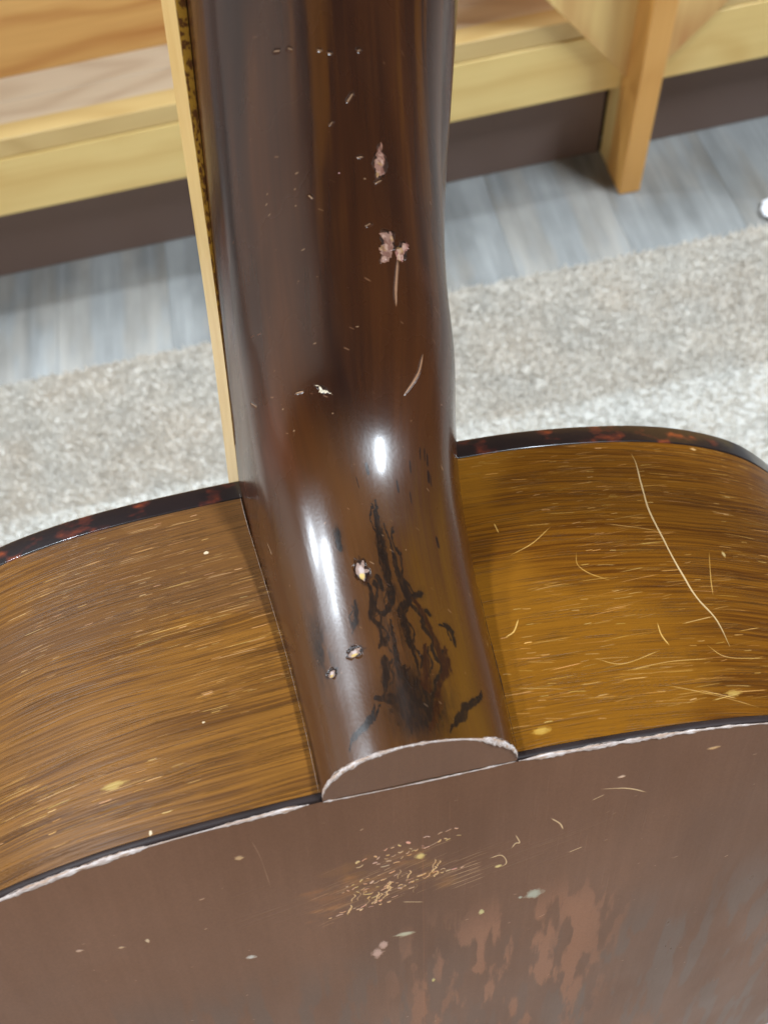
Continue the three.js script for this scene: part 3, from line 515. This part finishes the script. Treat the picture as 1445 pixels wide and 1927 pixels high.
{ // fretboard on top of the neck: pale edge, flecked strip below it where it overhangs the neck
  const flare = (y) => 2.5, over = (y) => 0.05 + 2.0 * smooth(15, 130, y), hw = (y) => 28 - 0.0344 * y;
  const zz = (y) => -D - TILT * y, T = 7, y0 = -30, y1 = 290;
  const fb = grid(4, 60, (u, v) => { const y = lerp(y0, y1, v), k = Math.round(u * 4), e = hw(y) + over(y), w = e + flare(y), er = 23.2 - 0.014 * y;
    return [[-e, y, zz(y)], [-w, y, zz(y) - T], [er, y, zz(y) - T], [er, y, zz(y)], [-e, y, zz(y)]][k]; }, (u, v) => [lerp(y0, y1, v), u * 5]);
  const g1 = fb.toNonIndexed(); g1.computeVertexNormals();
  part('fretboard', g1, G.pale);
  const fs = grid(3, 60, (u, v) => { const y = lerp(10, y1, v), k = Math.round(u * 3), e = hw(y);
    return [[-e - 0.05, y, zz(y) + 1.4 * smooth(10, 120, y)], [-e - over(y) * 0.9, y, zz(y) + 0.9 * smooth(10, 120, y)], [-e - over(y) - 0.05, y, zz(y) + 0.1], [-e - over(y) - 0.05, y, zz(y) - 0.3]][k]; }, (u, v) => [lerp(10, y1, v), u * 3]);
  part('edge_strip', fs, G.fleck);
}

// ------------------------------------------------------------------ carpet
const tuft = (() => {
  const g = new THREE.ConeGeometry(0.0016, 0.007, 5, 2, true); g.translate(0, 0.0035, 0);
  const p = g.attributes.position; for (let i = 0; i < p.count; i++) { const y = p.getY(i); p.setX(i, p.getX(i) + y * y * 40); }
  g.computeVertexNormals(); return g;
})();
function carpet(name, x0, x1, z0, z1, y, n, tone, seed) {
  struct(name, box(-3.1, 3.1, -0.004, y, z0, name === 'near_carpet' ? 2.4 : z1, 0.002), new THREE.MeshStandardMaterial({ color: col(tone[0] * 0.8, tone[1] * 0.8, tone[2] * 0.8), roughness: 1 }));
  const m = new THREE.InstancedMesh(tuft, new THREE.MeshStandardMaterial({ color: 0xffffff, roughness: 1, side: THREE.DoubleSide }), n);
  m.name = name + '_pile'; m.userData.kind = 'stuff'; m.userData.label = name === 'carpet' ? 'grey beige looped carpet pile beside the plank floor' : 'paler carpet pile nearest the guitar body'; m.userData.category = 'carpet'; m.castShadow = m.receiveShadow = true;
  const r = rng(seed), o = new THREE.Object3D(), c = new THREE.Color();
  for (let i = 0; i < n; i++) {
    const x = lerp(x0, x1, r()), z = lerp(z0, z1, r());
    o.position.set(x, y - 0.0015, z); o.rotation.set((r() - 0.5) * 0.8, r() * 6.28, (r() - 0.5) * 0.8);
    const s = 0.7 + 0.6 * r(); o.scale.set(s, s * (0.6 + 0.6 * r()), s); o.updateMatrix(); m.setMatrixAt(i, o.matrix);
    const b = (0.88 + 0.16 * r()) * (0.94 + 0.14 * fbm(x * 30 + 9, z * 30, 3)), w = fbm(x * 30, z * 30 + 50, 2) * 0.06;
    m.setColorAt(i, c.setRGB(tone[0] * b * (0.98 + w), tone[1] * b, tone[2] * b * (1.02 - w)));
  }
  scene.add(m);
}
carpet('carpet', -0.62, 0.72, -0.592, -0.43, 0.003, 60000, [0.63, 0.59, 0.525], 41);
carpet('near_carpet', -0.62, 0.72, -0.43, 0.1, 0.0055, 90000, [0.67, 0.645, 0.59], 42);  // second carpet strip, a little higher and paler

{ // white scrap
  const g = new THREE.IcosahedronGeometry(0.0095, 3), p = g.attributes.position;
  for (let i = 0; i < p.count; i++) { const x = p.getX(i), y = p.getY(i), z = p.getZ(i), k = 0.8 + 0.5 * vnoise(x * 300 + 9, z * 300 + y * 200); p.setXYZ(i, x * k * 1.1, y * k * 0.55, z * k * 1.5); }
  g.computeVertexNormals();
  const m = mesh('paper_scrap', g, new THREE.MeshStandardMaterial({ color: col(0.85, 0.86, 0.9), roughness: 0.7 }));
  m.position.set(0.4535, 0.006, -0.611); m.userData = { label: 'small crumpled white scrap on the grey planks beside the cabinet post', category: 'scrap' };
}
renderer.render(scene, camera);
